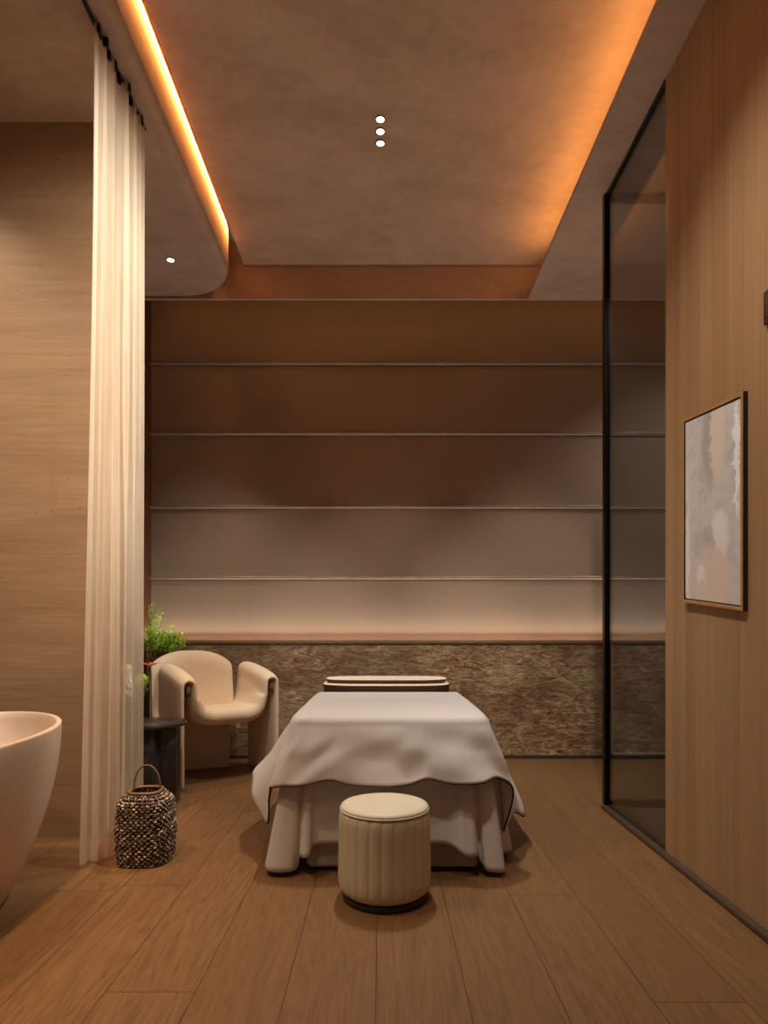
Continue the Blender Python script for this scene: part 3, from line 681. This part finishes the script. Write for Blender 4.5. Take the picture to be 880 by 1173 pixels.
ORANGE = (1, .42, .10)
strip((-1.185, 1.2, 4.33), (-1.27, 1.2, 4.22), 80, .02, 7.6, ORANGE, spread=100)            # left cove slot
strip((1.32, 1.4, 4.03), (1.18, 1.4, 4.24), 18, .03, 7.2, (1, .45, .12))        # right cove trough
strip((.5, 5.40, 4.12), (.5, 5.62, 3.9), 1.6, .03, 5.0, (1, .45, .12), 'X')     # slot at the back wall
strip((.5, 5.625, 1.040), (.5, 4.625, 2.04), 38, .03, 5.2, (1, .88, .76), 'X')    # unseen uplight behind the dado ledge, added as ceiling fill
for k, y in enumerate((3.765, 3.857, 3.95)):
    spot((-.012, y, ZT-.02), (-.012, y-.25, 0), 92, 80, 1, (1, .97, .92), .03)
for tx, ax in ((-.85, -1.25), (.05, .05), (1.0, 1.4)):
    spot((tx, 2.60, ZT-.02), (ax, D_BACK, .55), 160, 41, .8, (1, .95, .85), .03)  # unseen ceiling spots added to wash the lower back wall
spot((-1.61, 4.74, ZS-.02), (-1.60, 5.0, .5), 76, 66, 1, (1, .95, .84), .03)
spot((-2.1, 2.1, ZS-.03), (-2.0, 2.3, 0), 170, 105, 1, (1, .78, .56), .05)      # above the tub
spot((.9, 2.2, ZT-.03), (-1.33, 3.15, 2.75), 1300, 49, 1, (1, .92, .80), .05)     # unseen spot added to brighten the curtain
spot((.6, 2.4, ZT-.03), (-1.36, 3.25, .95), 420, 27, 1, (1, .93, .82), .05)       # second unseen spot, added for lower curtain, basket and flowers
spot((.05, 2.0, ZT-.03), (1.45, 2.55, 1.3), 210, 66, 1, (1, .95, .86), .06)       # added spot out of view, lifts the wood wall and painting
spot((-2.5, 2.75, ZS-.03), (-2.4, 3.46, 1.2), 85, 95, 1, (1, .80, .58), .04)    # extra unseen spot added to lighten the alcove wall
spot((-1.1, .9, ZS-.03), (-1.45, 1.7, 0), 300, 55, 1, (1, .74, .50), .05)      # warm pool on the floor by the tub
spot((0, 3.25, ZT-.03), (0, 2.78, .3), 55, 30, 1, (1, .90, .76), .04)            # added spot without a fitting, over the stool and foot of the bed
spot((1.34, 4.6, ZS-.03), (1.3, 5.5, 0), 40, 58, 1, (1, .92, .76), .03)        # added spot without a fitting, brightens right part of the dado
spot((2.7, 3.7, ZS-.03), (2.7, 5.0, .8), 80, 110, 1, (1, .92, .84), .06)        # this and the next: unseen spots added to brighten the side room
spot((2.8, 4.8, ZS-.03), (2.7, 5.6, 1.2), 60, 100, 1, (1, .92, .84), .06)
w = bpy.data.worlds.new('World'); bpy.context.scene.world = w; w.use_nodes = True
w.node_tree.nodes['Background'].inputs[0].default_value = (1, .88, .78, 1); w.node_tree.nodes['Background'].inputs[1].default_value = .09

# ------------------------------------------------------------------ camera
cam = bpy.data.cameras.new('Camera'); co = bpy.data.objects.new('Camera', cam); COL.objects.link(co)
co.location = (0, 0, H); co.rotation_euler = (PI/2, 0, 0)
cam.sensor_fit = 'HORIZONTAL'; cam.sensor_width = 36; cam.lens = 714/880*36; cam.shift_x = 2/880; cam.shift_y = (722-586.5)/880; cam.clip_start = .02
sc = bpy.context.scene; sc.camera = co
sc.view_settings.view_transform = 'Standard'; sc.view_settings.look = 'None'; sc.view_settings.gamma = 1; sc.view_settings.exposure = 0; sc.view_settings.use_curve_mapping = False
